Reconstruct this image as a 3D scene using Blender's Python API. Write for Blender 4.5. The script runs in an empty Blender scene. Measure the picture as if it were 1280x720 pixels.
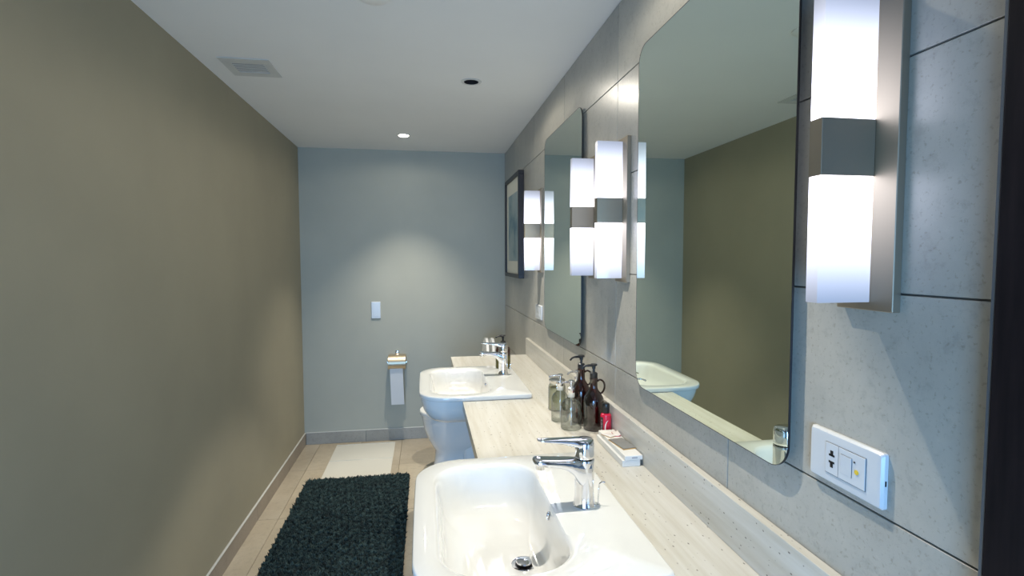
import bpy, bmesh, math, random
import numpy as np
from mathutils import Vector, Matrix, noise
random.seed(7); np.random.seed(7)
S = bpy.context.scene
COL = S.collection
PI = math.pi
H = 1.515            # camera height above the floor (m)

# ------------------------------------------------------------------ camera
cam = bpy.data.cameras.new('camera'); cam.lens = 657/1280*36; cam.sensor_width = 36
cam.clip_start = 0.02
co = bpy.data.objects.new('camera', cam); COL.objects.link(co)
R = Matrix(((0.9866, 0.0112, -0.1631), (-0.1634, 0.0540, -0.9851), (-0.0023, 0.9985, 0.0551)))
co.matrix_world = Matrix.Translation((0, 0, H)) @ R.to_4x4()
S.camera = co

# ------------------------------------------------------------------ light and exposure
S.view_settings.view_transform = 'Standard'; S.view_settings.look = 'None'
S.view_settings.exposure = 0.6; S.view_settings.gamma = 1.0; S.view_settings.use_curve_mapping = False
w = bpy.data.worlds.new('world'); S.world = w; w.use_nodes = True
w.node_tree.nodes['Background'].inputs[0].default_value = (0.42, 0.62, 1.0, 1)
w.node_tree.nodes['Background'].inputs[1].default_value = 0.5
SPOT_W = 60; SPOT_COL = (1.0, 0.93, 0.80)
SCONCE_E = 3.4; SCONCE_COL = (0.82, 0.84, 1.0)
DAY_W = 16.5; DAY_COL = (0.27, 0.57, 1.0)
def spot(x, y, wt, ang=68, z=H+.872, col=SPOT_COL, blend=.35):
    l = bpy.data.lights.new('downlight_beam', 'SPOT'); l.energy = wt; l.color = col
    l.spot_size = math.radians(ang); l.spot_blend = blend; l.shadow_soft_size = .012
    o = bpy.data.objects.new('downlight_beam', l); COL.objects.link(o); o.location = (x, y, z)
SPOTS = [(.27, 1.27), (.24, 2.69), (-.14, 3.905)]
spot(*SPOTS[0], SPOT_W*.85, 74, blend=.32); spot(*SPOTS[1], SPOT_W*.98, 76, blend=.32); spot(*SPOTS[2], SPOT_W*1.15, 84, blend=1)
for s_, k_ in zip(SPOTS, (6, 5, 2.5)): spot(*s_, k_, 172, z=H+.875, blend=.3)      # wide spill of the same lamps
l = bpy.data.lights.new('daylight', 'AREA'); l.energy = DAY_W; l.color = DAY_COL; l.shape = 'RECTANGLE'; l.spread = math.radians(95); l.size = .9; l.size_y = 1.1
o = bpy.data.objects.new('daylight', l); COL.objects.link(o); o.location = (-.42, -1.25, .95); o.rotation_euler = (math.radians(85), 0, math.radians(-10))

try: S.cycles.transparent_max_bounces = 24
except Exception: pass

# ------------------------------------------------------------------ materials
MATS = {}
def nd(nt, t, **k):
    n = nt.nodes.new(t)
    for a, b in k.items():
        if a.startswith('i_'): n.inputs[a[2:].replace('_', ' ')].default_value = b
        else: setattr(n, a, b)
    return n
def base(name, col, rough=.5, metal=0, **inp):
    m = bpy.data.materials.new(name); m.use_nodes = True; nt = m.node_tree
    b = nt.nodes['Principled BSDF']
    b.inputs['Base Color'].default_value = (*col, 1); b.inputs['Roughness'].default_value = rough; b.inputs['Metallic'].default_value = metal
    for k, v in inp.items(): b.inputs[k.replace('_', ' ')].default_value = v
    MATS[name] = m
    return m, nt, b
def coords(nt, scale=(1, 1, 1), rand=True):
    tc = nd(nt, 'ShaderNodeTexCoord'); mp = nd(nt, 'ShaderNodeMapping'); mp.inputs['Scale'].default_value = scale
    if rand:
        oi = nd(nt, 'ShaderNodeObjectInfo'); vm = nd(nt, 'ShaderNodeVectorMath', operation='MULTIPLY_ADD')
        cb = nd(nt, 'ShaderNodeCombineXYZ')
        for i in range(3): nt.links.new(oi.outputs['Random'], cb.inputs[i])
        nt.links.new(cb.outputs[0], vm.inputs[0]); vm.inputs[1].default_value = (37, 53, 19)
        nt.links.new(tc.outputs['Object'], vm.inputs[2]); nt.links.new(vm.outputs[0], mp.inputs['Vector'])
    else: nt.links.new(tc.outputs['Object'], mp.inputs['Vector'])
    return mp.outputs[0]
def ramp(nt, src, stops):
    r = nd(nt, 'ShaderNodeValToRGB'); nt.links.new(src, r.inputs[0])
    e = r.color_ramp.elements
    while len(e) < len(stops): e.new(.5)
    for i, (p, c) in enumerate(stops): e[i].position = p; e[i].color = (*c, 1) if len(c) == 3 else c
    return r.outputs[0]
def noise_(nt, vec, scale, detail=4, rough=.55):
    n = nd(nt, 'ShaderNodeTexNoise'); n.inputs['Scale'].default_value = scale; n.inputs['Detail'].default_value = detail; n.inputs['Roughness'].default_value = rough
    nt.links.new(vec, n.inputs['Vector']); return n.outputs['Fac']
def mix(nt, a, b, fac, mode='MIX'):
    m = nd(nt, 'ShaderNodeMix', data_type='RGBA', blend_type=mode)
    for s, v in ((6, a), (7, b), (0, fac)):
        if isinstance(v, (int, float)): m.inputs[s].default_value = v
        elif isinstance(v, tuple): m.inputs[s].default_value = (*v, 1)
        else: nt.links.new(v, m.inputs[s])
    return m.outputs[2]
def bump(nt, b, src, strength=.2, dist=.002):
    n = nd(nt, 'ShaderNodeBump'); n.inputs['Strength'].default_value = strength; n.inputs['Distance'].default_value = dist
    nt.links.new(src, n.inputs['Height']); nt.links.new(n.outputs[0], b.inputs['Normal'])
def paint(name, col, var=.04):
    m, nt, b = base(name, col, .75)
    v = coords(nt, rand=False); n = noise_(nt, v, 2.2, 3)
    c = ramp(nt, n, [(.3, tuple(x*(1-var) for x in col)), (.7, tuple(min(1, x*(1+var)) for x in col))])
    nt.links.new(c, b.inputs['Base Color']); bump(nt, b, noise_(nt, v, 260, 2), .12, .001)
paint('paint_taupe', (.37, .335, .242)); paint('paint_grey', (.44, .445, .385)); paint('paint_ceiling', (.84, .83, .80), .015)
def stone(name, c0, c1, speck, rough=.5, scale=(1, 1, 1), bs=.25):
    m, nt, b = base(name, c0, rough)
    v = coords(nt, scale)
    n1 = noise_(nt, v, 3.5, 6, .62); n2 = noise_(nt, v, 38, 5, .7); n3 = noise_(nt, v, 140, 3, .6)
    c = ramp(nt, n1, [(.34, c0), (.66, c1)])
    c = mix(nt, c, ramp(nt, n2, [(.33, (.80, .80, .80)), (.46, (.98, .98, .98)), (.62, (1, 1, 1)), (.75, (1.12, 1.12, 1.12))]), .75, 'MULTIPLY')
    c = mix(nt, c, ramp(nt, n3, [(.3, speck), (.42, (1, 1, 1))]), .8, 'MULTIPLY')
    oi = nd(nt, 'ShaderNodeObjectInfo')
    c = mix(nt, c, ramp(nt, oi.outputs['Random'], [(0, (.93, .93, .94)), (1, (1.05, 1.04, 1.02))]), 1.0, 'MULTIPLY')
    nt.links.new(c, b.inputs['Base Color']); bump(nt, b, n2, bs, .001)
stone('tile_wall', (.355, .345, .31), (.44, .425, .38), (.72, .70, .66), .30)
stone('tile_floor', (.45, .38, .28), (.55, .48, .37), (.85, .82, .78), .4)
stone('tile_skirting', (.33, .28, .225), (.42, .36, .29), (.8, .78, .75), .45)
base('grout', (.16, .15, .13), .9); base('grout_floor', (.26, .22, .16), .9)
# engineered stone of the worktop: streaks along y, small dark pits
m, nt, b = base('worktop_stone', (.72, .68, .6), .28)
v = coords(nt, (1, .06, 1), False); v2 = coords(nt, (1, 1, 1), False)
n1 = noise_(nt, v, 55, 5, .6); n0 = noise_(nt, v, 14, 3, .5)
c = ramp(nt, n1, [(.3, (.53, .50, .435)), (.5, (.585, .565, .51)), (.7, (.63, .615, .57))])
c = mix(nt, c, ramp(nt, n0, [(.35, (.91, .90, .87)), (.6, (1, 1, 1))]), .8, 'MULTIPLY')
vo = nd(nt, 'ShaderNodeTexVoronoi'); vo.inputs['Scale'].default_value = 95; nt.links.new(coords(nt, (1, .5, 1), False), vo.inputs['Vector'])
pit = ramp(nt, vo.outputs['Distance'], [(.12, (.22, .20, .18)), (.19, (1, 1, 1))])
sel = ramp(nt, noise_(nt, v2, 45, 2), [(.50, (0, 0, 0)), (.56, (1, 1, 1))])
c = mix(nt, c, mix(nt, (1., 1., 1.), pit, sel), 1.0, 'MULTIPLY')
nt.links.new(c, b.inputs['Base Color']); bump(nt, b, n1, .08, .0006)
base('ceramic', (.80, .80, .785), .07, Coat_Weight=.5, Coat_Roughness=.03)
base('chrome', (.86, .86, .88), .06, 1)
base('chrome_dull', (.7, .68, .64), .22, 1)
m, nt, b = base('nickel', (.34, .29, .22), .50, .8)
bump(nt, b, noise_(nt, coords(nt, (60, 60, 1), False), 12, 2), .12, .0005)
base('holder_metal', (.60, .50, .36), .42, 1)
base('mirror_glass', (.66, .74, .66), .0, 1)
base('black_edge', (.012, .013, .016), .35)
base('frame_black', (.018, .016, .018), .4)
m, nt, b = base('door_frame_wood', (.012, .009, .010), .6, Specular_IOR_Level=.12)
nt.links.new(ramp(nt, noise_(nt, coords(nt, (14, 14, 1), False), 6, 4), [(.3, (.008, .006, .007)), (.7, (.018, .012, .013))]), b.inputs['Base Color'])
base('mat_board', (.72, .70, .60), .8); base('plastic_white', (.61, .635, .66), .25); base('plastic_black', (.012, .012, .013), .28)
base('plastic_dark_grey', (.10, .11, .12), .4); base('vent_grey', (.10, .105, .11), .6); base('yellow', (.75, .52, .03), .35); base('paper', (.74, .75, .76), .85); base('paint_metal_white', (.62, .62, .59), .4)  # first one: even dark grey for joints, socket slots and door edge strip
def thin_glass(name, face, edge, refl=.9):
    m = bpy.data.materials.new(name); m.use_nodes = True; nt = m.node_tree; MATS[name] = m; nt.nodes.clear()
    lw = nd(nt, 'ShaderNodeLayerWeight'); lw.inputs[0].default_value = .35
    tr = nd(nt, 'ShaderNodeBsdfTransparent'); nt.links.new(mix(nt, face, edge, lw.outputs['Facing']), tr.inputs[0])
    gl = nd(nt, 'ShaderNodeBsdfGlossy'); gl.inputs['Color'].default_value = (refl, refl, refl, 1); gl.inputs['Roughness'].default_value = .02
    fr = nd(nt, 'ShaderNodeMapRange'); nt.links.new(lw.outputs['Facing'], fr.inputs[0])
    fr.inputs[1].default_value = .0; fr.inputs[2].default_value = 1.0; fr.inputs[3].default_value = .06; fr.inputs[4].default_value = .45
    ms = nd(nt, 'ShaderNodeMixShader'); nt.links.new(fr.outputs[0], ms.inputs[0]); nt.links.new(tr.outputs[0], ms.inputs[1]); nt.links.new(gl.outputs[0], ms.inputs[2])
    nt.links.new(ms.outputs[0], nd(nt, 'ShaderNodeOutputMaterial').inputs[0])
thin_glass('glass_clear', (.94, .955, .94), (.16, .21, .19)); thin_glass('glass_amber', (.22, .075, .05), (.04, .012, .010))
base('soap_yellow', (.72, .68, .42), .15, Transmission_Weight=.5)
base('soap_green', (.10, .095, .012), .2, Transmission_Weight=.3)
base('soap_bottle', (.035, .014, .010), .12)
base('label_pink', (.55, .015, .05), .25); base('white_print', (.75, .7, .72), .4); base('collar_ivory', (.62, .58, .48), .3)
base('box_white', (.76, .75, .72), .55); base('box_edge', (.30, .31, .34), .6); base('sachet_grey', (.23, .23, .22), .3); base('sachet_gold', (.50, .30, .06), .35)
base('sachet_white', (.72, .68, .64), .4); base('sachet_red', (.6, .05, .08), .4)
base('valve_dark', (.04, .04, .045), .3, .6); base('hole_dark', (.004, .004, .005), .6)
m, nt, b = base('bath_mat_cotton', (.68, .665, .60), .95)
bump(nt, b, noise_(nt, coords(nt, (1, .25, 1), False), 240, 2), .6, .003)
m, nt, b = base('artwork', (.3, .4, .42), .5)
n = noise_(nt, coords(nt, (1, 1.6, 1.2), False), 3.0, 5)
nt.links.new(ramp(nt, n, [(.34, (.09, .19, .25)), (.46, (.27, .36, .38)), (.6, (.38, .44, .44)), (.75, (.48, .52, .50))]), b.inputs['Base Color'])
m, nt, b = base('rug_pile', (.02, .05, .05), .85)
oi = nd(nt, 'ShaderNodeAttribute', attribute_name='tint')
nt.links.new(ramp(nt, oi.outputs['Fac'], [(0, (.004, .011, .015)), (.5, (.013, .034, .037)), (1, (.045, .085, .085))]), b.inputs['Base Color'])
base('rug_base', (.010, .02, .022), .95)
# lit acrylic of the wall lamps: strongest next to the metal band, weaker at the ends
def acrylic():
    m = bpy.data.materials.new('acrylic_lit'); m.use_nodes = True; nt = m.node_tree; MATS['acrylic_lit'] = m
    b = nt.nodes['Principled BSDF']; b.inputs['Base Color'].default_value = (.35, .35, .38, 1); b.inputs['Roughness'].default_value = .2
    tc = nd(nt, 'ShaderNodeTexCoord'); sp = nd(nt, 'ShaderNodeSeparateXYZ'); nt.links.new(tc.outputs['Object'], sp.inputs[0])
    ab = nd(nt, 'ShaderNodeMath', operation='ABSOLUTE'); nt.links.new(sp.outputs[2], ab.inputs[0])
    mr = nd(nt, 'ShaderNodeMapRange'); nt.links.new(ab.outputs[0], mr.inputs[0])
    mr.inputs[1].default_value = .04; mr.inputs[2].default_value = .23; mr.inputs[3].default_value = 1.0; mr.inputs[4].default_value = .22
    pw = nd(nt, 'ShaderNodeMath', operation='POWER'); nt.links.new(mr.outputs[0], pw.inputs[0]); pw.inputs[1].default_value = 2.0
    ml = nd(nt, 'ShaderNodeMath', operation='MULTIPLY'); nt.links.new(pw.outputs[0], ml.inputs[0]); ml.inputs[1].default_value = SCONCE_E
    b.inputs['Emission Color'].default_value = (*SCONCE_COL, 1); nt.links.new(ml.outputs[0], b.inputs['Emission Strength'])
acrylic()
m, nt, b = base('lamp_lens', (.9, .9, .85), .3); b.inputs['Emission Color'].default_value = (1, .95, .82, 1); b.inputs['Emission Strength'].default_value = 6
m, nt, b = base('lamp_lens_deep', (.9, .9, .85), .3); b.inputs['Emission Color'].default_value = (1, .95, .82, 1); b.inputs['Emission Strength'].default_value = 2

# ------------------------------------------------------------------ mesh helpers
def new(): return bmesh.new()
def obj(name, bm, mat, parent=None, smooth=False, angle=None):
    me = bpy.data.meshes.new(name); bmesh.ops.recalc_face_normals(bm, faces=bm.faces); bm.to_mesh(me); bm.free()
    me.materials.append(MATS[mat])
    if smooth:
        for p in me.polygons: p.use_smooth = True
        me.set_sharp_from_angle(angle=math.radians(angle or 40))
    o = bpy.data.objects.new(name, me); COL.objects.link(o)
    if parent is not None: o.parent = parent
    return o
def thing(name, label, cat, loc=(0, 0, 0), group=None, rz=0):
    o = bpy.data.objects.new(name, None); COL.objects.link(o); o.location = loc; o.rotation_euler = (0, 0, rz)
    o.empty_display_size = .05
    return tag(o, label, cat, group)
def tag(o, label, cat, group=None):
    o['label'] = label; o['category'] = cat
    if group: o['group'] = group
    return o
def struct(o): o['kind'] = 'structure'; return o
def box(bm, x0, x1, y0, y1, z0, z1, bev=0, seg=2):
    r = bmesh.ops.create_cube(bm, size=1)
    vs = r['verts']
    for v in vs: v.co = Vector(((x0+x1)/2+v.co.x*(x1-x0), (y0+y1)/2+v.co.y*(y1-y0), (z0+z1)/2+v.co.z*(z1-z0)))
    if bev:
        es = list({e for v in vs for e in v.link_edges})
        bmesh.ops.bevel(bm, geom=es, offset=bev, segments=seg, affect='EDGES', profile=.5)
def rings(bm, rs, cap0=True, cap1=True, close=False):
    vv = [[bm.verts.new(p) for p in r] for r in rs]; n = len(vv[0])
    for a, b_ in zip(vv, vv[1:]):
        for i in range(n): bm.faces.new((a[i], a[(i+1) % n], b_[(i+1) % n], b_[i]))
    if close:
        a, b_ = vv[-1], vv[0]
        for i in range(n): bm.faces.new((a[i], a[(i+1) % n], b_[(i+1) % n], b_[i]))
        return vv
    if cap0: bm.faces.new(vv[0][::-1])
    if cap1: bm.faces.new(vv[-1])
    return vv
def lathe(bm, prof, c=(0, 0, 0), n=32, cap0=True, cap1=True):
    rings(bm, [[(c[0]+max(r, 1e-5)*math.cos(2*PI*i/n), c[1]+max(r, 1e-5)*math.sin(2*PI*i/n), c[2]+z) for i in range(n)] for r, z in prof], cap0, cap1)
def tube(bm, pts, rad, n=10, flat=1.0):
    pts = [Vector(p) for p in pts]; rs = []
    up = Vector((0, 0, 1))
    for i, p in enumerate(pts):
        t = (pts[min(i+1, len(pts)-1)]-pts[max(i-1, 0)]).normalized()
        s = t.cross(up)
        if s.length < .05: s = t.cross(Vector((0, 1, 0)))
        s.normalize(); u = s.cross(t)
        r = rad[i] if isinstance(rad, (list, tuple)) else rad
        rs.append([p+s*(r*math.cos(2*PI*k/n))+u*(r*flat*math.sin(2*PI*k/n)) for k in range(n)])
    rings(bm, rs)
def smooth_path(pts, k=6):
    P = [Vector(p) for p in pts]; P = [P[0]]+P+[P[-1]]; out = []
    for i in range(1, len(P)-2):
        for j in range(k):
            t = j/k; a, b_, c, d = P[i-1:i+3]
            out.append(.5*((2*b_)+(-a+c)*t+(2*a-5*b_+4*c-d)*t*t+(-a+3*b_-3*c+d)*t**3))
    out.append(P[-2]); return out
def prism(bm, pts, axis, a, b_):
    """outline pts (2D) extruded along axis from a to b"""
    def P(p, t): return {'x': (t, p[0], p[1]), 'y': (p[0], t, p[1]), 'z': (p[0], p[1], t)}[axis]
    rings(bm, [[P(p, a) for p in pts], [P(p, b_) for p in pts]])
def rrect(x0, x1, y0, y1, r, k=8):
    out = []
    for cx, cy, a in ((x1-r, y1-r, 0), (x0+r, y1-r, 90), (x0+r, y0+r, 180), (x1-r, y0+r, 270)):
        for i in range(k+1):
            t = math.radians(a+90*i/k); out.append((cx+r*math.cos(t), cy+r*math.sin(t)))
    return out

# ------------------------------------------------------------------ the room
XL, XR, YB, ZC, YN = -.986, .677, 4.449, H+.89, -1.5
YT = .52             # near end of the stone-tiled stretch of the right wall
floor_bm = new(); box(floor_bm, XL-.1, XR+.1, YN, YB+.1, -.08, -.005)
floor = struct(obj('floor', floor_bm, 'grout_floor'))
bm = new(); box(bm, XL-.1, XL, YN, YB+.1, -.08, ZC+.1); struct(obj('wall_left', bm, 'paint_taupe'))
bm = new(); box(bm, XL, XR+.1, YB, YB+.1, -.08, ZC+.1); struct(obj('wall_back', bm, 'paint_grey'))
bm = new(); box(bm, XR+.006, XR+.1, YN, YB, -.08, ZC+.1); wall_right = struct(obj('wall_right', bm, 'grout'))
# ceiling with real round openings for the recessed lamps
bm = new()
loops = [[(XL, YN), (XR+.006, YN), (XR+.006, YB), (XL, YB)]]
HOLES = [(SPOTS[0][0], SPOTS[0][1], .042), (.24, 2.69, .042), (-.14, 3.905, .042)]
for hx, hy, hr in HOLES: loops.append([(hx+hr*math.cos(2*PI*i/32), hy+hr*math.sin(2*PI*i/32)) for i in range(32)])
es = []
for lp in loops:
    vs = [bm.verts.new((x, y, ZC)) for x, y in lp]
    es += [bm.edges.new((vs[i], vs[(i+1) % len(vs)])) for i in range(len(vs))]
bmesh.ops.triangle_fill(bm, edges=es, use_beauty=True)
r = bmesh.ops.extrude_face_region(bm, geom=bm.faces[:])
for g in r['geom']:
    if isinstance(g, bmesh.types.BMVert): g.co.z += .1
struct(obj('ceiling', bm, 'paint_ceiling'))

PIECES = {}
def piece(name, parent, sx, sy, sz, loc, mat, bev=.0012):
    key = (name, round(sx, 3), round(sy, 3), round(sz, 3), mat)
    if key not in PIECES:
        bm = new(); box(bm, -sx/2, sx/2, -sy/2, sy/2, -sz/2, sz/2, bev, 1)
        o = obj(name, bm, mat, parent); PIECES[key] = o.data
    else:
        o = bpy.data.objects.new(name, PIECES[key]); COL.objects.link(o); o.parent = parent
    o.location = loc
    return o
G = .0015
# right wall: stone tiles, stack bond
ys = [YT-.16, 1.08, 1.80, 2.52, 3.24, 3.96, YB-.001]
zs = [0.0] + [H+z for z in (-1.401, -1.064, -.727, -.39, -.052, .284, .621)] + [ZC-.001]
for y0, y1 in zip(ys, ys[1:]):
    for z0, z1 in zip(zs, zs[1:]):
        piece('wall_tile', wall_right, .008, y1-y0-2*G, z1-z0-2*G, (XR+.004, (y0+y1)/2, (z0+z1)/2), 'tile_wall', .0008)
# floor tiles
xs = [XL+.001, -.862, -.533, -.204, .125, .454, XR]
fy = [YB-.001, 3.90, 3.18, 2.46, 1.74, 1.02, .30, -.42, -1.14, YN]
for x0, x1 in zip(xs, xs[1:]):
    for y1, y0 in zip(fy, fy[1:]):
        piece('floor_tile', floor, x1-x0-2*G, y1-y0-2*G, .008, ((x0+x1)/2, (y0+y1)/2, -.004), 'tile_floor', .0008)
# stone skirting
sk = bpy.data.objects.new('baseboard_left', None); COL.objects.link(sk); struct(sk)
for y1, y0 in zip(fy, fy[1:]):
    piece('skirting_tile', sk, .011, y1-y0-2*G, .094, (XL+.0055, (y0+y1)/2, .048), 'tile_skirting', .0008)
bm = new(); box(bm, XL, XL+.012, YN, YB-.001, .0955, .0985, .001, 1); obj('top_bead', bm, 'paint_metal_white', sk)
sk = bpy.data.objects.new('baseboard_back', None); COL.objects.link(sk); struct(sk)
bx = [XL+.013, -.50, .16, XR-.001]
for x0, x1 in zip(bx, bx[1:]):
    piece('skirting_tile', sk, x1-x0-2*G, .011, .094, ((x0+x1)/2, YB-.0055, .048), 'tile_wall', .0008)
bm = new(); box(bm, XL+.013, XR-.001, YB-.012, YB, .0955, .1005, .001, 1); obj('top_bead', bm, 'paint_metal_white', sk)
# dark door frame at the near end of the tiled wall
bm = new(); box(bm, XR-.022, XR+.0055, .06, .512, 0, ZC-.001, .002, 1); fr = struct(obj('door_1', bm, 'door_frame_wood'))
bm = new(); box(bm, XR-.02, XR+.0055, .5125, .5165, 0, ZC-.001); obj('edge_strip', bm, 'plastic_dark_grey', fr)

# ------------------------------------------------------------------ worktop with notches for the two washbasins
CT = H-.636; RIM = H-.615; SINKY = (1.26, 2.655)
wt = thing('worktop', 'long pale travertine-look worktop with upstand running along the tiled wall', 'worktop', (.40, 1.9, CT-.04))
def W(x, y, z): return (x-.40, y-1.9, z-CT+.04)
out = [(.160, .53)]
for yc in SINKY: out += [(.160, yc-.318), (.452, yc-.318), (.452, yc+.318), (.160, yc+.318)]
out += [(.160, 3.415), (.6765, 3.415), (.6765, .53)]
bm = new()
ring = [bm.verts.new(W(x, y, CT)) for x, y in out]; f = bm.faces.new(ring)
r = bmesh.ops.extrude_face_region(bm, geom=[f])
for g in r['geom']:
    if isinstance(g, bmesh.types.BMVert): g.co.z -= .04
bmesh.ops.triangulate(bm, faces=[f for f in bm.faces if len(f.verts) > 4])
obj('slab', bm, 'worktop_stone', wt)
bm = new(); a = W(.656, .53, CT+.0002); b_ = W(.6765, 3.415, CT+.111); box(bm, a[0], b_[0], a[1], b_[1], a[2], b_[2], .0015, 2); obj('upstand', bm, 'worktop_stone', wt)
# steel brackets carrying the worktop off the wall
for yy in (.60, 1.95, 3.36):
    bm = new(); a = W(.22, yy-.015, CT-.04-.03); b_ = W(.676, yy+.015, CT-.0402); box(bm, a[0], b_[0], a[1], b_[1], a[2], b_[2]);
    a = W(.66, yy-.015, CT-.30); b_ = W(.676, yy+.015, CT-.07); box(bm, a[0], b_[0], a[1], b_[1], a[2], b_[2]); obj('bracket', bm, 'paint_metal_white', wt)

# ------------------------------------------------------------------ washbasins
def sdf(px, py, x0, x1, hy, rf, rb):
    r = rf if px < (x0+x1)/2 else rb
    cx, hx = (x0+x1)/2, (x1-x0)/2
    qx, qy = abs(px-cx)-hx+r, abs(py)-hy+r
    return math.hypot(max(qx, 0), max(qy, 0))+min(max(qx, qy), 0)-r
CX = .165
def cast(ang, *shape):
    lo, hi = 0, 1
    for _ in range(30):
        m_ = (lo+hi)/2
        if sdf(CX+m_*math.cos(ang), m_*math.sin(ang), *shape) < 0: lo = m_
        else: hi = m_
    return (CX+lo*math.cos(ang), lo*math.sin(ang))
OUT = (-.031, .480, .335, .13, .018); INN = (.018, .305, .282, .105, .095); UND = (-.025, .440, .315, .12, .06)
def contour_angles():
    A = [2*PI*i/120 for i in range(120)]
    for sx, cx_, r in ((-1, OUT[0]+OUT[3], OUT[3]), (1, OUT[1]-OUT[4], OUT[4])):
        for sy in (-1, 1):
            for k in range(9):
                t = PI/2*k/8; A.append(math.atan2(sy*(OUT[2]-r+r*math.sin(t)), cx_+sx*r*math.cos(t)-CX) % (2*PI))
    A = sorted(A); B = [A[0]]
    for a in A[1:]:
        if a-B[-1] > .004: B.append(a)
    return B
ANG = contour_angles()
def make_basin():
    t = thing('washbasin', 'x', 'sink', (.40, 0, CT))
    def L(x, y, z): return (x-.40, y, z-CT)
    oc = [cast(a, *OUT) for a in ANG]; ic = [cast(a, *INN) for a in ANG]; uc = [cast(a, *UND) for a in ANG]
    # bulge the front slightly
    def bulge(p, k=.003): 
        f = max(0, 1-abs(p[1])/.34); g = max(0, min(1, (.12-p[0])/.15)); return (p[0]-k*math.sin(f*PI/2)*g, p[1])
    oc = [bulge(p) for p in oc]; uc = [bulge(p) for p in uc]; ic = [bulge(p, .002) for p in ic]
    dc = (.232, -.03)
    def lerp(p, q, s): return (p[0]+(q[0]-p[0])*s, p[1]+(q[1]-p[1])*s)
    rs = []
    # underbody from below, up to the slab, over the rim, down the bowl
    for s, d in ((.66, .168), (.50, .164), (.36, .155), (.24, .140), (.15, .120), (.085, .095), (.04, .068), (.012, .042), (.0, .0215)):
        rs.append([L(*lerp(p, (.17, 0), s), RIM-d) for p in uc])
    rs.append([L(*lerp(p, (CX, 0), .012), RIM-.0208) for p in oc])
    rs.append([L(*p, RIM-.018) for p in oc]); rs.append([L(*p, RIM-.006) for p in oc])
    rs.append([L(*lerp(p, (CX, 0), .006), RIM-.0015) for p in oc]); rs.append([L(*lerp(p, (CX, 0), .018), RIM) for p in oc])
    rs.append([L(*lerp(i, o_, .06), RIM) for i, o_ in zip(ic, oc)])
    for s, d in ((.0, .001), (.025, .005), (.045, .014), (.07, .035), (.10, .065), (.15, .092), (.23, .110), (.36, .121), (.55, .127), (.75, .130)):
        rs.append([L(*lerp(p, dc, s), RIM-d) for p in ic])
    last = []
    for a, p in zip(ANG, ic):
        th = math.atan2(p[1]-dc[1], p[0]-dc[0]); last.append(L(dc[0]+.031*math.cos(th), dc[1]+.031*math.sin(th), RIM-.132))
    rs.append(last)
    rs.append([((q[0]+.4-dc[0])*.8+dc[0]-.4, (q[1]-dc[1])*.8+dc[1], q[2]-.004) for q in last])
    bm = new(); rings(bm, rs, True, True)
    obj('basin', bm, 'ceramic', t, True, 60)
    # waste: chrome ring, dark gap, domed plug
    z = RIM-.132-CT; c = (dc[0]-.40, dc[1], z)
    bm = new(); lathe(bm, [(.020, -.003), (.030, -.003), (.0315, .0), (.030, .0015), (.024, .0), (.020, -.003)], c, 32, False, False); dr = obj('waste_ring', bm, 'chrome', t, True)
    bm = new(); lathe(bm, [(.0235, -.0032), (.0235, -.0015), (.001, -.0015)], c); obj('waste_gap', bm, 'valve_dark', dr, True)
    bm = new(); lathe(bm, [(.009, -.003), (.018, .002), (.0195, .005), (.018, .0075), (.010, .0088), (.001, .009)], c, 32); obj('plug', bm, 'chrome', t, True)
    # overflow eyelet on the back wall of the bowl
    bm = new()
    e = [(.006*math.cos(2*PI*i/20), .0115*math.sin(2*PI*i/20)) for i in range(20)]
    rs = []
    for k, dx in ((1.0, .0015), (.95, -.002), (.72, -.002), (.68, .0015)): rs.append([(.2975+dx-.40, a*k-.005, RIM-.030+b2*k-CT) for a, b2 in e])
    rings(bm, rs, False, False); ov = obj('overflow_ring', bm, 'chrome', t, True)
    bm = new(); bm.faces.new([bm.verts.new((.2972-.40, a*.74-.005, RIM-.030+b2*.74-CT)) for a, b2 in e]); obj('overflow_hole', bm, 'valve_dark', ov)
    return t
def copy_tree(o, parent=None):
    c = o.copy(); COL.objects.link(c)
    if parent is not None: c.parent = parent; c.matrix_parent_inverse = o.matrix_parent_inverse
    for ch in [x for x in bpy.data.objects if x.parent == o]: copy_tree(ch, c)
    return c
def relabel(o, label): o['label'] = label; return o
basin = make_basin(); basin.location.y = SINKY[0]; basin['group'] = 'washbasins set into the worktop'
basin['label'] = 'large white ceramic washbasin nearest the camera, set into the worktop front'
b2 = copy_tree(basin); b2.location.y = SINKY[1]; b2['label'] = 'far white ceramic washbasin set into the worktop just before the toilet'

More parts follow.
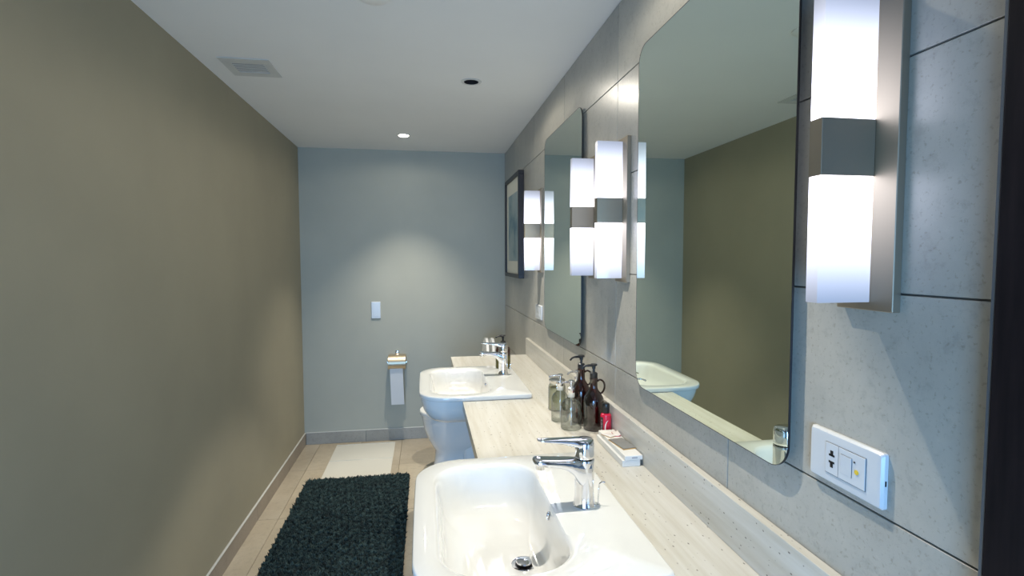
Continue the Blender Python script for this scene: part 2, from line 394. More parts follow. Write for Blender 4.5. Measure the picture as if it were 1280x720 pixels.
# ------------------------------------------------------------------ taps
def make_tap():
    t = thing('basin_mixer_tap', 'x', 'tap', (.386, 0, RIM))
    bm = new(); lathe(bm, [(.027, .0002), (.028, .003), (.0265, .006), (.0245, .03), (.0245, .112), (.0250, .118), (.0235, .1205)], (0, 0, 0), 40)
    obj('body', bm, 'chrome', t, True)
    # spout: flattened arm reaching over the bowl, swelling into the body with a curved underside
    sec = []   # x, top z, bottom z, half width
    for x, zt, zb, hw in ((.012, .121, .045, .0215), (-.010, .121, .050, .0215), (-.022, .1215, .066, .0215), (-.032, .122, .083, .0215), (-.046, .1225, .096, .0213), (-.066, .1235, .104, .021), (-.090, .1255, .108, .0208), (-.110, .1275, .109, .0205), (-.122, .1285, .110, .019), (-.128, .127, .113, .015), (-.1305, .123, .117, .009)):
        n = 24; r_ = []
        for i in range(n):
            a = 2*PI*i/n; cx_, sx_ = math.cos(a), math.sin(a)
            px_ = math.copysign(abs(cx_)**.55, cx_)*hw*1.14; pz = (zt+zb)/2+math.copysign(abs(sx_)**.55, sx_)*(zt-zb)/2
            r_.append((x, px_, pz))
        sec.append(r_)
    bm = new(); rings(bm, sec); sp = obj('spout', bm, 'chrome', t, True, 50)
    bm = new(); lathe(bm, [(.0105, 0), (.0115, .002), (.0115, .012)], (-.112, 0, .100), 24); obj('aerator', bm, 'chrome_dull', sp, True)
    # lever: domed cap plus long slightly rising blade
    bm = new(); lathe(bm, [(.0215, .122), (.0235, .1235), (.0240, .130), (.0240, .158), (.0225, .166), (.017, .1705), (.006, .1722), (.001, .1723)], (0, 0, 0), 40)
    cap = obj('lever_cap', bm, 'chrome', t, True, 50)
    sec = []
    for x, zt, zb, hw in ((.020, .1690, .158, .012), (.014, .171, .150, .0195), (.0, .1725, .146, .0222), (-.018, .1725, .148, .0218), (-.034, .1725, .155, .0195), (-.055, .173, .160, .0170), (-.080, .1735, .1645, .0150), (-.104, .1745, .1680, .0130), (-.117, .1752, .1705, .0110), (-.120, .1748, .1725, .0060)):
        n = 20; r_ = []
        for i in range(n):
            a = 2*PI*i/n; cx_, sx_ = math.cos(a), math.sin(a)
            r_.append((x, math.copysign(abs(cx_)**.6, cx_)*hw, (zt+zb)/2+math.copysign(abs(sx_)**.7, sx_)*(zt-zb)/2))
        sec.append(r_)
    bm = new(); rings(bm, sec); obj('lever', bm, 'chrome', t, True, 50)
    # pop-up rod behind
    bm = new(); tube(bm, smooth_path([(.034, -.008, .001), (.035, -.008, .030), (.037, -.008, .052), (.042, -.010, .060), (.050, -.013, .060)]), .0020, 8)
    lathe(bm, [(.004, 0), (.004, .004), (.002, .006)], (.034, -.008, 0), 12); obj('popup_rod', bm, 'chrome', t, True)
    return t
tap = make_tap(); tap.location.y = 1.236; tap['group'] = 'mixer taps on the washbasins'
tap['label'] = 'large chrome lever mixer tap standing on the nearest washbasin'
t2 = copy_tree(tap); t2.location = (.405, 2.74, RIM); t2['label'] = 'chrome lever mixer tap on the far washbasin, before the dark soap bottle'

# ------------------------------------------------------------------ mirrors
def make_mirror(y0, y1, label, z0=H-.399, z1=H+.645):
    z0, z1 = z0, z1; yc = (y0+y1)/2
    t = thing('wall_mirror', label, 'mirror', (XR, yc, z0), 'frameless mirrors with rounded corners on the tiled wall')
    bm = new(); prism(bm, [(a-yc, b_-z0) for a, b_ in rrect(y0, y1, z0, z1, .052, 12)], 'x', -.0170, -.0165); obj('glass', bm, 'mirror_glass', t)
    bm = new()
    outer = rrect(y0-.0012, y1+.0012, z0-.0012, z1+.0012, .0532, 12); inner = rrect(y0, y1, z0, z1, .052, 12)
    rings(bm, [[(x, a-yc, b_-z0) for a, b_ in c] for x, c in ((-.0130, outer), (-.0174, outer), (-.0174, inner), (-.0130, inner))], close=True)
    obj('dark_edge', bm, 'black_edge', t)
    bm = new(); box(bm, -.0160, -.0003, y0+.09-yc, y1-.09-yc, .10, z1-z0-.10); obj('backing_panel', bm, 'black_edge', t)
    return t
make_mirror(.861, 1.573, 'large nearer wall mirror with rounded corners beside the big near lamp')
make_mirror(2.173, 2.872, 'narrower-looking far wall mirror with rounded corners between two lamps', H-.384, H+.648)

# ------------------------------------------------------------------ wall lamps
def make_sconce():
    zc = H+.164
    t = thing('wall_lamp', 'x', 'wall lamp', (XR, 0, zc), 'two-part acrylic lamps beside the mirrors')
    bm = new(); box(bm, -.014, -.0002, -.052, .052, -.243, .243, .001, 1); obj('back_plate', bm, 'nickel', t)
    for s in (1, -1):
        bm = new(); z0, z1 = (.042, .2305) if s > 0 else (-.2305, -.042)
        box(bm, -.103, -.0142, -.0125, .0125, z0, z1, .0008, 1); obj('acrylic_block', bm, 'acrylic_lit', t)
    bm = new(); box(bm, -.1035, -.0142, -.013, .013, -.0418, .0418, .0006, 1); obj('centre_band', bm, 'nickel', t)
    return t
sc = make_sconce(); sc.location.y = .706; sc['label'] = 'nearest and largest lit wall lamp, cut off by the top of the picture'
for y, lab in ((1.722, 'lit wall lamp touching the left side of the large near mirror'),
               (2.030, 'lit wall lamp overlapping the right side of the far mirror'),
               (3.020, 'farthest lit wall lamp, between the framed picture and the far mirror')):
    c = copy_tree(sc); c.location.y = y; c['label'] = lab

# ------------------------------------------------------------------ framed picture
t = thing('framed_picture', 'black framed pale abstract print hung near the back corner of the tiled wall', 'picture', (XR, 3.885, H-.135))
y0, y1, z0, z1, d, fw = -.31, .31, 0, .745, .040, .028
for a0, a1, c0, c1 in ((y0, y1, z0, z0+fw), (y0, y1, z1-fw, z1), (y0, y0+fw, z0+fw, z1-fw), (y1-fw, y1, z0+fw, z1-fw)):
    bm = new(); box(bm, -d, -.0003, a0, a1, c0, c1, .0015, 1); obj('frame_rail', bm, 'frame_black', t)
bm = new(); box(bm, -.026, -.006, y0+fw, y1-fw, z0+fw, z1-fw); obj('mount_board', bm, 'mat_board', t)
bm = new(); box(bm, -.0275, -.0262, y0+.11, y1-.11, z0+.12, z1-.13); obj('print', bm, 'artwork', t)

# ------------------------------------------------------------------ sockets and switch plates
t = thing('socket_plate', 'white double socket plate with switch and yellow dot under the nearest lamp', 'socket', (XR, .7385, H-.334))
bm = new(); prs = []
for x, k in ((-.0003, 0), (-.006, 0), (-.0100, .003), (-.0105, .006)):
    prs.append([(x, a, b_) for a, b_ in rrect(-.0745+k, .0745-k, -.043+k, .043-k, .004, 4)])
rings(bm, prs); pl = obj('plate', bm, 'plastic_white', t, True, 30)
bm = new(); box(bm, -.0122, -.0106, -.0455, .0355, -.0255, .0255, .0005, 1); obj('socket_module', bm, 'plastic_white', t)
bm = new()
for a0, a1, c0, c1 in ((-.046, -.0455, -.026, .026), (-.046, .0362, .0256, .0262), (-.046, .0362, -.0262, -.0256), (.0072, .0078, -.0255, .0255)):
    box(bm, -.0124 if a0 > 0 else -.0115, -.0106, a0, a1, c0, c1)
obj('module_joint', bm, 'plastic_dark_grey', t)
for zc_, s in ((.0100, 1), (-.0100, -1)):
    bm = new(); box(bm, -.0126, -.0120, .0185, .0245, zc_-.0042, zc_+.0042); box(bm, -.0126, -.0120, .0155, .0275, zc_-s*.0042-.0012, zc_-s*.0042+.0022); obj('socket_slot', bm, 'hole_dark', t)
bm = new(); prism(bm, [(-.0200, -.0150), (.0025, -.0150), (.0025, .0160), (-.0200, .0160)], 'x', -.0140, -.0122)
for v in bm.verts:
    if v.co.x < -.013 and v.co.z < 0: v.co.x = -.0126
obj('rocker_switch', bm, 'plastic_white', t)
bm = new(); box(bm, -.0128, -.0121, -.0206, -.0200, -.015, .016); box(bm, -.0128, -.0121, -.020, .0025, .0160, .0165); obj('rocker_joint', bm, 'plastic_dark_grey', t)
def disc_x(name, y, z, r, mat, x0=-.0132, x1=-.0121):
    bm = new(); prism(bm, [(y+r*math.cos(2*PI*i/16), z+r*math.sin(2*PI*i/16)) for i in range(16)], 'x', x0, x1); return obj(name, bm, mat, t)
disc_x('yellow_dot', -.0300, -.0020, .0038, 'yellow'); disc_x('indicator', -.0255, .0125, .0014, 'valve_dark')
bm = new(); box(bm, -.0052, -.0028, -.0750, -.0742, -.006, .002); obj('side_notch', bm, 'hole_dark', t)
t = thing('socket_plate', 'small white double socket plate just left of the far mirror', 'socket', (XR, 3.075, H-.318))
prs = []
for x, k in ((-.0003, 0), (-.006, 0), (-.0100, .003)): prs.append([(x, a, b_) for a, b_ in rrect(-.0745+k, .0745-k, -.043+k, .043-k, .004, 4)])
bm = new(); rings(bm, prs); obj('plate', bm, 'plastic_white', t, True, 30)
bm = new(); box(bm, -.0122, -.0101, -.040, .040, -.0255, .0255, .0005, 1); obj('socket_module', bm, 'plastic_white', t)
for y in (-.020, .012):
    bm = new(); box(bm, -.0127, -.0120, y-.003, y+.003, -.007, .007); obj('socket_slot', bm, 'plastic_dark_grey', t)
t = thing('switch_plate', 'small blank white vertical plate on the grey back wall', 'switch', (-.402, YB, H-.418))
bm = new(); prs = []
for y, k in ((-.0003, 0), (-.006, 0), (-.009, .003)): prs.append([(a, y, b_) for a, b_ in rrect(-.037+k, .037-k, -.069+k, .069-k, .003, 4)])
rings(bm, prs); obj('plate', bm, 'plastic_white', t, True, 30)
bm = new(); box(bm, -.024, .024, -.0108, -.0092, -.052, .052, .0006, 1); obj('rocker', bm, 'plastic_white', t)

# ------------------------------------------------------------------ ceiling fittings
def downlight(x, y, label, mode):
    t = thing('ceiling_downlight', label, 'ceiling light', (x, y, ZC), 'recessed round downlights')
    bm = new(); lathe(bm, [(.036, .002), (.037, -.0035), (.050, -.0030), (.052, -.0003)], (0, 0, 0), 40, False, False); obj('trim_ring', bm, 'paint_metal_white', t, True)
    if mode == 'deep':
        bm = new(); lathe(bm, [(.036, -.003), (.0355, .02), (.028, .078), (.0275, .08)], (0, 0, 0), 40, False, False); obj('reflector', bm, 'valve_dark', t, True)
        bm = new(); lathe(bm, [(.0275, .078), (.0275, .082)], (0, 0, 0), 32); obj('lens', bm, 'lamp_lens_deep', t)
    else:
        bm = new(); lathe(bm, [(.036, .006), (.0360, -.004), (.031, -.0085), (.016, -.0105), (.001, -.0110)], (0, 0, 0), 40); obj('lens', bm, 'lamp_lens', t, True)
    return t
downlight(*HOLES[0][:2], 'recessed ceiling downlight above the nearest washbasin, outside the picture', 'deep')
downlight(*HOLES[1][:2], 'recessed ceiling downlight with dark chrome inside, above the far washbasin', 'deep')
downlight(*HOLES[2][:2], 'glowing round downlight in the ceiling nearest the back wall', 'lit')
t = thing('ceiling_vent', 'square white louvred air vent in the ceiling by the left wall', 'vent', (-.785, 2.652, ZC))
for a0, a1, c0, c1 in ((-.108, .108, -.115, -.062), (-.108, .108, .062, .115), (-.108, -.068, -.062, .062), (.068, .108, -.062, .062)):
    bm = new(); box(bm, a0, a1, c0, c1, -.005, -.0003, .001, 1); obj('frame_side', bm, 'paint_metal_white', t)
bm = new(); box(bm, -.068, .068, -.062, .062, -.0012, -.0003); obj('backing', bm, 'vent_grey', t)
for i in range(6):
    y = -.052+i*.0205
    bm = new(); prism(bm, [(y-.0065, -.0014), (y-.0065, -.0024), (y+.0040, -.0032), (y+.0040, -.0022)], 'x', -.067, .067); obj('louvre', bm, 'paint_metal_white', t)
bm = new(); lathe(bm, [(.056, -.0003), (.056, -.004), (.050, -.007), (.001, -.0075)], (0, 0, 0), 40)
o = tag(obj('ceiling_disc', bm, 'paint_ceiling', None, True, 30), 'flat round white cover on the ceiling at the top edge of the picture', 'ceiling cover'); o.location = (-.163, 1.885, ZC)

# ------------------------------------------------------------------ toilet
TX, TY = .20, 3.78
t = thing('toilet', 'white ceramic toilet with raised seat beyond the far washbasin', 'toilet', (TX, TY, 0))
def oval(x0, x1, hy, n=48, pf=2.0, pb=3.2):
    out = []
    cx_, a = (x0+x1)/2, (x1-x0)/2
    for i in range(n):
        th = 2*PI*i/n; c_, s_ = math.cos(th), math.sin(th); p = pb if c_ > 0 else pf
        out.append((cx_+math.copysign(abs(c_)**(2/p), c_)*a, math.copysign(abs(s_)**(2/p), s_)*hy))
    return out
Z = lambda z: z+H
rs = []
for x0, x1, hy, z in ((.045, .300, .105, Z(-1.515)), (.048, .300, .103, Z(-1.48)), (.058, .305, .098, Z(-1.42)), (.060, .330, .100, Z(-1.375)), (.040, .370, .118, Z(-1.345)), (.010, .395, .142, Z(-1.29)), (-.018, .405, .163, Z(-1.21)), (-.032, .41, .175, Z(-1.14)), (-.038, .41, .181, Z(-1.115)), (-.048, .415, .186, Z(-1.105)), (-.050, .415, .187, Z(-1.085)), (-.046, .415, .184, Z(-1.078))):
    rs.append([(a-TX, b_, z) for a, b_ in oval(x0, x1, hy)])
for x0, x1, hy, z in ((.005, .330, .135, Z(-1.078)), (.012, .322, .128, Z(-1.090)), (.03, .31, .11, Z(-1.16)), (.10, .26, .06, Z(-1.23))):
    rs.append([(a-TX, b_, z) for a, b_ in oval(x0, x1, hy, pb=2.2)])
bm = new(); rings(bm, rs); obj('bowl', bm, 'ceramic', t, True, 50)
bm = new(); box(bm, .255-TX, .668-TX, -.115, .115, .02, .44, .03, 4); obj('rear_body', bm, 'ceramic', t, True, 50)
bm = new(); box(bm, .490-TX, .670-TX, -.19, .19, .445, .755, .02, 4); tk = obj('cistern', bm, 'ceramic', t, True, 50)
bm = new(); box(bm, .483-TX, .672-TX, -.197, .197, .756, .785, .008, 3); obj('cistern_lid', bm, 'ceramic', t, True, 50)
def seat_outline(w_, h0, h1, n=40, p=2.0):
    out = []
    for i in range(n):
        th = 2*PI*i/n; c_, s_ = math.cos(th), math.sin(th); pp = p if s_ > 0 else 3.4
        out.append((math.copysign(abs(c_)**(2/pp), c_)*w_, (h0+h1)/2+math.copysign(abs(s_)**(2/pp), s_)*(h1-h0)/2))
    return out
def tilt(bm, x, z0, ang):
    for v in bm.verts:
        h_ = v.co.z; dx = v.co.x; v.co.x = x+dx*math.cos(ang)+h_*math.sin(ang); v.co.z = z0+h_*math.cos(ang)-dx*math.sin(ang)
bm = new(); o_ = seat_outline(.180, 0, .490); i_ = seat_outline(.112, .085, .410)
rings(bm, [[(x, a, b_) for a, b_ in c] for x, c in ((-.008, o_), (.010, o_), (.010, i_), (-.008, i_))], close=True)
tilt(bm, .405-TX, Z(-1.062), .06); obj('seat', bm, 'ceramic', t, True, 40)
bm = new(); c2_ = seat_outline(.168, .012, .478)
rings(bm, [[(x, a, b_) for a, b_ in c] for x, c in ((-.006, o_), (.012, o_), (.022, c2_))])
tilt(bm, .436-TX, Z(-1.062), .08); obj('lid', bm, 'ceramic', t, True, 40)
for s in (-1, 1):
    bm = new(); box(bm, .375-TX, .415-TX, s*.075-.014, s*.075+.014, Z(-1.079), Z(-1.050), .005, 2); obj('hinge', bm, 'chrome_dull', t)

# ------------------------------------------------------------------ toilet paper
t = thing('toilet_roll_holder', 'brushed metal covered toilet roll holder on the grey back wall', 'roll holder', (-.235, YB, H-.845))
bm = new(); rs = []
arc = [(-.057+.066*math.cos(math.radians(a)), -.004+.062*math.sin(math.radians(a))) for a in range(15, 236, 10)]
inn = [(-.057+.063*math.cos(math.radians(a)), -.004+.059*math.sin(math.radians(a))) for a in range(235, 14, -10)]
prism(bm, arc+inn, 'x', -.070, .070); obj('cover', bm, 'holder_metal', t, True, 30)
bm = new(); tube(bm, [(-.078, -.055, -.002), (.078, -.055, -.002)], .008, 14); box(bm, .070, .077, -.062, -.0003, -.010, .006, .001, 1); obj('arm', bm, 'chrome', t, True)
bm = new(); box(bm, -.014, .014, -.022, -.0003, .050, .088, .004, 2); obj('wall_mount', bm, 'chrome', t, True)
t = thing('toilet_roll', 'white toilet roll with a long hanging strip on the metal holder', 'toilet paper', (-.241, YB-.055, H-.847))
bm = new(); prof = [(.018, -.05), (.049, -.05), (.049, .05), (.018, .05)]
n = 40; rings(bm, [[(z, r_*math.cos(2*PI*i/n), r_*math.sin(2*PI*i/n)) for i in range(n)] for r_, z in ((.0085, -.052), (.049, -.052), (.049, .052), (.0085, .052))], close=True)
obj('roll', bm, 'paper', t, True, 40)
bm = new(); P = [(-.0495, 0), (-.0497, -.04), (-.0490, -.10), (-.047, -.18), (-.044, -.26), (-.040, -.345)]
prism(bm, P+[(a+.0015, b_) for a, b_ in P[::-1]], 'x', -.052, .052)
for v in bm.verts: v.co.x += .010*(-v.co.z/.345)
obj('hanging_sheet', bm, 'paper', t, True)

# ------------------------------------------------------------------ bottles on the worktop
def pump(parent, z, mat, s=1.0, spout=.045, ang=PI, droop=.006):
    """collar, stem and nozzle on a bottle neck ending at height z"""
    bm = new(); lathe(bm, [(.0125*s, z), (.0135*s, z+.002), (.0135*s, z+.017*s), (.010*s, z+.020*s), (.006*s, z+.021*s)], (0, 0, 0), 24); obj('collar', bm, mat, parent, True)
    z2 = z+.021*s
    bm = new(); lathe(bm, [(.0045*s, z2), (.0045*s, z2+.016*s)], (0, 0, 0), 16); obj('stem', bm, mat, parent, True)
    z3 = z2+.012*s; bm = new()
    lathe(bm, [(.0065*s, z3), (.0065*s, z3+.010*s), (.012*s, z3+.0115*s), (.0125*s, z3+.0145*s), (.010*s, z3+.017*s), (.001, z3+.0175*s)], (0, 0, 0), 24)
    ca, sa = math.cos(ang), math.sin(ang)
    tube(bm, smooth_path([(0, 0, z3+.010*s), (ca*spout*.45, sa*spout*.45, z3+.0115*s), (ca*spout*.8, sa*spout*.8, z3+.0085*s), (ca*spout, sa*spout, z3+.0085*s-droop)]), [.0045*s]*8+[.0036*s]*11, 10)
    obj('nozzle', bm, mat, parent, True); return z3+.0175*s
def glass(parent, prof, mat, th=.0020, liquid=None, name='bottle_body'):
    bm = new(); lathe(bm, [(.001, prof[0][1])]+prof, (0, 0, 0), 40, True, False); obj(name, bm, mat, parent, True, 60)
    if liquid:
        m_, top = liquid; bm = new(); lathe(bm, [(.001, .0055)]+[(r_-th-.0006, max(z, .0055)) for r_, z in prof if z <= top][1:]+[(prof[-1][0] if False else [r_ for r_, z in prof if z <= top][-1]-th-.0006, top), (.001, top)], (0, 0, 0), 32); obj('soap', bm, m_, parent, True, 40)
GR = 'pump bottles and jars beside the nearest washbasin'
def clear_bottle(x, y, label, r0, hb, ang, sp=.045):
    t = thing('soap_dispenser', label, 'soap bottle', (x, y, CT), GR)
    prof = [(r0*.90, 0), (r0, .004), (r0, hb), (r0*.96, hb+.012), (r0*.80, hb+.024), (r0*.50, hb+.034), (.0125, hb+.040), (.0115, hb+.046)]
    glass(t, prof, 'glass_clear')
    bm = new(); lathe(bm, [(.0126, hb+.041), (.0134, hb+.043), (.0134, hb+.056), (.012, hb+.058)], (0, 0, 0), 24); obj('neck_sleeve', bm, 'collar_ivory', t, True)
    pump(t, hb+.058, 'chrome', .93, sp, ang, .004)
    bm = new(); lathe(bm, [(.0016, .010), (.0016, hb+.045)], (0, 0, 0), 8); obj('dip_tube', bm, 'plastic_white', t)
    return t
clear_bottle(.536, 1.884, 'front clear glass pump bottle with ivory neck ring, empty, before the brown bottles', .039, .078, PI*1.08)
clear_bottle(.520, 1.985, 'slimmer clear glass pump bottle standing behind the front clear one', .035, .080, PI*.98)
t = thing('soap_dispenser', 'glass pump bottle of pale yellow soap behind the clear and brown bottles', 'soap bottle', (.612, 2.060, CT), GR)
glass(t, [(.030, 0), (.034, .004), (.034, .100), (.030, .114), (.018, .126), (.0125, .132), (.0115, .138)], 'glass_clear', liquid=('soap_yellow', .1))
pump(t, .134, 'chrome', .93, .045, PI*1.05, .008)
t = thing('glass_jar', 'ribbed clear glass jar of pale yellow liquid, farthest left of the bottle cluster', 'jar', (.545, 2.135, CT), GR)
prof = [(.034, 0), (.037, .004)]
for i in range(9): prof += [(.0370, .010+i*.010), (.0352, .015+i*.010)]
prof += [(.036, .100), (.032, .108), (.032, .116)]
glass(t, prof, 'glass_clear', liquid=('soap_yellow', .095))
bm = new(); lathe(bm, [(.0335, .1165), (.0345, .118), (.0345, .127), (.032, .1295), (.001, .130)], (0, 0, 0), 32); obj('lid', bm, 'chrome_dull', t, True)
def amber(x, y, label, hgt, rz, ang):
    t = thing('soap_dispenser', label, 'soap bottle', (x, y, CT), GR)
    s = hgt/.242
    prof = [(.034, 0), (.0375, .004), (.0375, .108*s), (.0350, .122*s), (.026, .138*s), (.0165, .150*s), (.0145, .158*s), (.0140, .186*s), (.0150, .188*s), (.0150, .192*s)]
    glass(t, prof, 'glass_amber', .003)
    bm = new(); ca, sa = math.cos(rz), math.sin(rz)
    pts = [(.013, .180*s), (.024, .186*s), (.036, .179*s), (.041, .164*s), (.038, .147*s), (.029, .134*s)]
    tube(bm, smooth_path([(ca*r_, sa*r_, z) for r_, z in pts]), .0045, 10, .8); obj('handle', bm, 'glass_amber', t, True)
    pump(t, .193*s, 'plastic_black', 1.06, .046, ang, .010)
    return t
amber(.616, 1.862, 'nearer brown glass pump bottle with loop handle, behind the pink bottle', .242, -.15, PI*1.0)
amber(.597, 1.958, 'taller rear brown glass pump bottle, its black pump highest of the cluster', .262, -.25, PI*1.03)
t = thing('pink_bottle', 'small pink bottle with black cap between brown bottle and white box', 'bottle', (.6335, 1.775, CT), GR)
bm = new(); lathe(bm, [(.018, 0), (.0200, .003), (.0200, .072), (.0185, .080), (.011, .086)], (0, 0, 0), 32); obj('body', bm, 'label_pink', t, True)
bm = new(); lathe(bm, [(.0118, .0862), (.0132, .088), (.0132, .116), (.012, .120), (.001, .121)], (0, 0, 0), 24); obj('cap', bm, 'plastic_black', t, True)
bm = new()
def patch(bm, a0, a1, z0, z1, r_=.0203, n=8):
    vv = [[bm.verts.new((r_*math.cos(a0+(a1-a0)*i/n), r_*math.sin(a0+(a1-a0)*i/n), z)) for z in (z0, z1)] for i in range(n+1)]
    for p, q in zip(vv, vv[1:]): bm.faces.new((p[0], q[0], q[1], p[1]))
patch(bm, math.radians(178), math.radians(222), .002, .073); obj('dark_label_band', bm, 'plastic_black', t)
bm = new()
for i, hh in enumerate((.004, .003, .004, .005, .003, .004, .003, .004)): patch(bm, math.radians(200), math.radians(200+5+2*(i % 3)), .012+i*.0068, .012+i*.0068+hh, .0205, 2)
obj('label_lettering', bm, 'white_print', t)
bm = new(); K = 14
def on(a, z, r_=.0206): return (r_*math.cos(a), r_*math.sin(a), z)
vv = []
for i in range(K+1):
    th = math.radians(-75+150*i/K); z = .036+.028*math.sin(th); a = math.radians(285-40*math.cos(th)); wd = math.radians(1.5+4*math.cos(th))
    vv.append((bm.verts.new(on(a-wd, z)), bm.verts.new(on(a+wd, z))))
for p, q in zip(vv, vv[1:]): bm.faces.new((p[0], q[0], q[1], p[1]))
obj('label_crescent', bm, 'white_print', t)
# soap bottle on the far basin
t = thing('soap_dispenser', 'dark olive soap bottle with black pump behind the far tap', 'soap bottle', (.430, 2.915, RIM))
bm = new(); lathe(bm, [(.038, 0), (.042, .003), (.042, .010)], (0, 0, 0), 32, True, False); lathe(bm, [(.042, .010), (.042, .075)], (0, 0, 0), 32, False, True); obj('body', bm, 'soap_green', t, True)
bm = new(); lathe(bm, [(.042, .0752), (.042, .105), (.037, .117), (.020, .126), (.013, .130)], (0, 0, 0), 32); obj('upper_body', bm, 'soap_bottle', t, True)
pump(t, .130, 'plastic_black', 1.15, .042, PI, .006)

# ------------------------------------------------------------------ white box and sachets
t = thing('white_box', 'shallow white lidded cardboard box lying along the upstand', 'box', (.622, 1.62, CT), rz=.0)
bm = new(); box(bm, -.034, .024, -.123, .123, .0002, .020, .0008, 1); obj('tray', bm, 'box_white', t)
bm = new(); box(bm, -.026, .031, -.1245, .1245, .0203, .034, .001, 1); obj('lid', bm, 'box_white', t)
bm = new(); box(bm, -.004, .014, -.1249, -.1243, .0262, .0290); obj('small_print', bm, 'box_edge', t)
BT = CT+.0343
def sachet(x, y, z, sx, sy, rz, mat, emat, label, curl=.0, name='sachet'):
    t = thing(name, label, 'sachet', (x, y, z), 'sachets lying on the white box', rz)
    bm = new(); n = 8
    for (m_, z0, z1, k) in ((emat, .0, .0012, 1.0), (mat, .0013, .0034, .93)):
        bm = new(); g = [[None]*(n+1) for _ in range(n+1)]; g2 = [[None]*(n+1) for _ in range(n+1)]
        for i in range(n+1):
            for j in range(n+1):
                u, v_ = i/n*2-1, j/n*2-1; puff = (1-u*u)*(1-v_*v_); c_ = curl*max(0, u)**2
                g[i][j] = bm.verts.new((u*sx/2*k, v_*sy/2*k, z0+c_)); g2[i][j] = bm.verts.new((u*sx/2*k, v_*sy/2*k, z1+c_+(puff*.0035 if m_ == mat else 0)))
        for i in range(n):
            for j in range(n):
                bm.faces.new((g[i][j], g[i][j+1], g[i+1][j+1], g[i+1][j])); bm.faces.new((g2[i][j], g2[i+1][j], g2[i+1][j+1], g2[i][j+1]))
        for i in range(n):
            for A_, B_, C_, D_ in ((g[i][0], g[i+1][0], g2[i+1][0], g2[i][0]), (g[i][n], g[i+1][n], g2[i+1][n], g2[i][n]), (g[0][i], g[0][i+1], g2[0][i+1], g2[0][i]), (g[n][i], g[n][i+1], g2[n][i+1], g2[n][i])): bm.faces.new((A_, B_, C_, D_))
        obj('edge_band' if m_ == emat else 'packet', bm, m_, t, True, 50)
    return t
sachet(.628, 1.598, BT, .052, .100, .16, 'sachet_grey', 'sachet_gold', 'grey glossy sachet with gold edge, nearest on the white box lid')
sachet(.612, 1.685, BT, .030, .044, .5, 'sachet_white', 'sachet_gold', 'white and gold crumpled sachet behind the grey one')
sachet(.640, 1.690, BT, .022, .044, -.1, 'sachet_white', 'sachet_red', 'white packet with red rim beside the upstand on the box', .004)

# ------------------------------------------------------------------ bath mat and shaggy rug
t = thing('bath_mat', 'thin flat white cotton bath mat on the floor before the back wall', 'bath mat', (-.49, 3.98, 0))
bm = new(); nx, ny = 24, 40; sx, sy = .466, .80
def matz(x, y): return .0042+.0010*math.sin(x*19+y*5)+.0010*noise.noise(Vector((x*8, y*8, 0)))
top = [[bm.verts.new((sx*(i/nx-.5), sy*(j/ny-.5), matz(sx*i/nx, sy*j/ny))) for j in range(ny+1)] for i in range(nx+1)]
bot = [[bm.verts.new((sx*(i/nx-.5), sy*(j/ny-.5), .0004)) for j in range(ny+1)] for i in range(nx+1)]
for i in range(nx):
    for j in range(ny):
        bm.faces.new((top[i][j], top[i+1][j], top[i+1][j+1], top[i][j+1])); bm.faces.new((bot[i][j], bot[i][j+1], bot[i+1][j+1], bot[i+1][j]))
for i in range(nx):
    for j in (0, ny): bm.faces.new((top[i][j], top[i+1][j], bot[i+1][j], bot[i][j]))
for j in range(ny):
    for i in (0, nx): bm.faces.new((top[i][j], top[i][j+1], bot[i][j+1], bot[i][j]))
obj('mat', bm, 'bath_mat_cotton', t, True, 50)
for y, hw in ((-.392, .004), (.392, .004), (.05, .0025)):
    bm = new(); box(bm, -sx/2+.004, sx/2-.004, y-hw, y+hw, .003, .0074, .001, 1); obj('hem' if abs(y) > .1 else 'woven_line', bm, 'bath_mat_cotton', t)

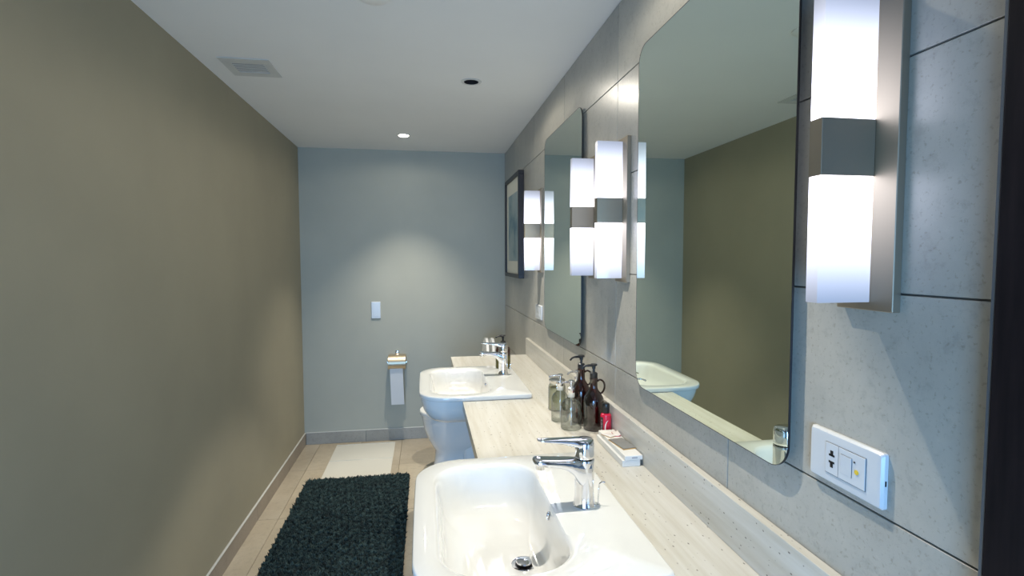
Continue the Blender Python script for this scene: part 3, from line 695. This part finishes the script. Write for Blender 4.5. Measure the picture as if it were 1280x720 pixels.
RX0, RX1, RY0, RY1 = -.810, -.112, 2.42, 3.665
t = thing('shaggy_rug', 'dark teal shaggy bath rug on the tiled floor', 'rug', ((RX0+RX1)/2, (RY0+RY1)/2, 0))
bm = new(); box(bm, (RX0-RX1)/2+.008, (RX1-RX0)/2-.008, (RY0-RY1)/2+.008, (RY1-RY0)/2-.008, .0085, .016, .003, 2); obj('backing', bm, 'rug_base', t)
N = 52000
px_ = np.random.uniform((RX0-RX1)/2+.010, (RX1-RX0)/2-.010, N); py_ = np.random.uniform((RY0-RY1)/2+.010, (RY1-RY0)/2-.010, N)
def fld(sx_, sy_, ph):   # smooth pseudo-noise from a few waves
    r_ = np.random.RandomState(ph); o_ = np.zeros_like(sx_)
    for _ in range(14):
        f = r_.uniform(90, 330); a = r_.uniform(0, 2*PI); o_ += np.sin(f*(np.cos(a)*sx_+np.sin(a)*sy_)+r_.uniform(0, 6.28))/14**.5
    return o_
dx = fld(px_, py_, 1); dy = fld(px_, py_, 2); hh = fld(px_, py_, 3)
L_ = .021+.0055*hh+np.random.uniform(-.003, .003, N)
tipx = px_+.009*dx+np.random.normal(0, .003, N); tipy = py_-.003+.009*dy+np.random.normal(0, .003, N)
rad = np.random.uniform(.0017, .0026, N); a0 = np.random.uniform(0, 2*PI, N)
V = np.zeros((N, 7, 3))
for k in range(3):
    a = a0+k*2*PI/3
    V[:, k] = np.stack([px_+rad*np.cos(a), py_+rad*np.sin(a), np.full(N, .014)], 1)
    V[:, 3+k] = np.stack([px_*.45+tipx*.55+rad*1.15*np.cos(a), py_*.45+tipy*.55+rad*1.15*np.sin(a), .012+L_*.72], 1)
V[:, 6] = np.stack([tipx, tipy, .012+L_], 1)
F_ = np.array([(0, 1, 4), (0, 4, 3), (1, 2, 5), (1, 5, 4), (2, 0, 3), (2, 3, 5), (3, 4, 6), (4, 5, 6), (5, 3, 6)])
faces = (F_[None]+7*np.arange(N)[:, None, None]).reshape(-1, 3)
me = bpy.data.meshes.new('pile'); me.vertices.add(N*7); me.vertices.foreach_set('co', V.ravel())
me.loops.add(faces.size); me.loops.foreach_set('vertex_index', faces.ravel().astype(np.int32))
me.polygons.add(len(faces)); me.polygons.foreach_set('loop_start', (np.arange(len(faces))*3).astype(np.int32))
me.update(calc_edges=True); me.validate()
at = me.attributes.new('tint', 'FLOAT', 'POINT'); tv = np.clip(.45+.24*hh+.22*np.sin(23*px_+5*np.sin(17*py_))*np.sin(29*py_+4*np.sin(13*px_))+np.random.normal(0, .18, N), 0, 1)
at.data.foreach_set('value', np.repeat(tv, 7).astype(np.float32))
me.materials.append(MATS['rug_pile'])
o = bpy.data.objects.new('pile', me); COL.objects.link(o); o.parent = t; o['kind'] = 'stuff'
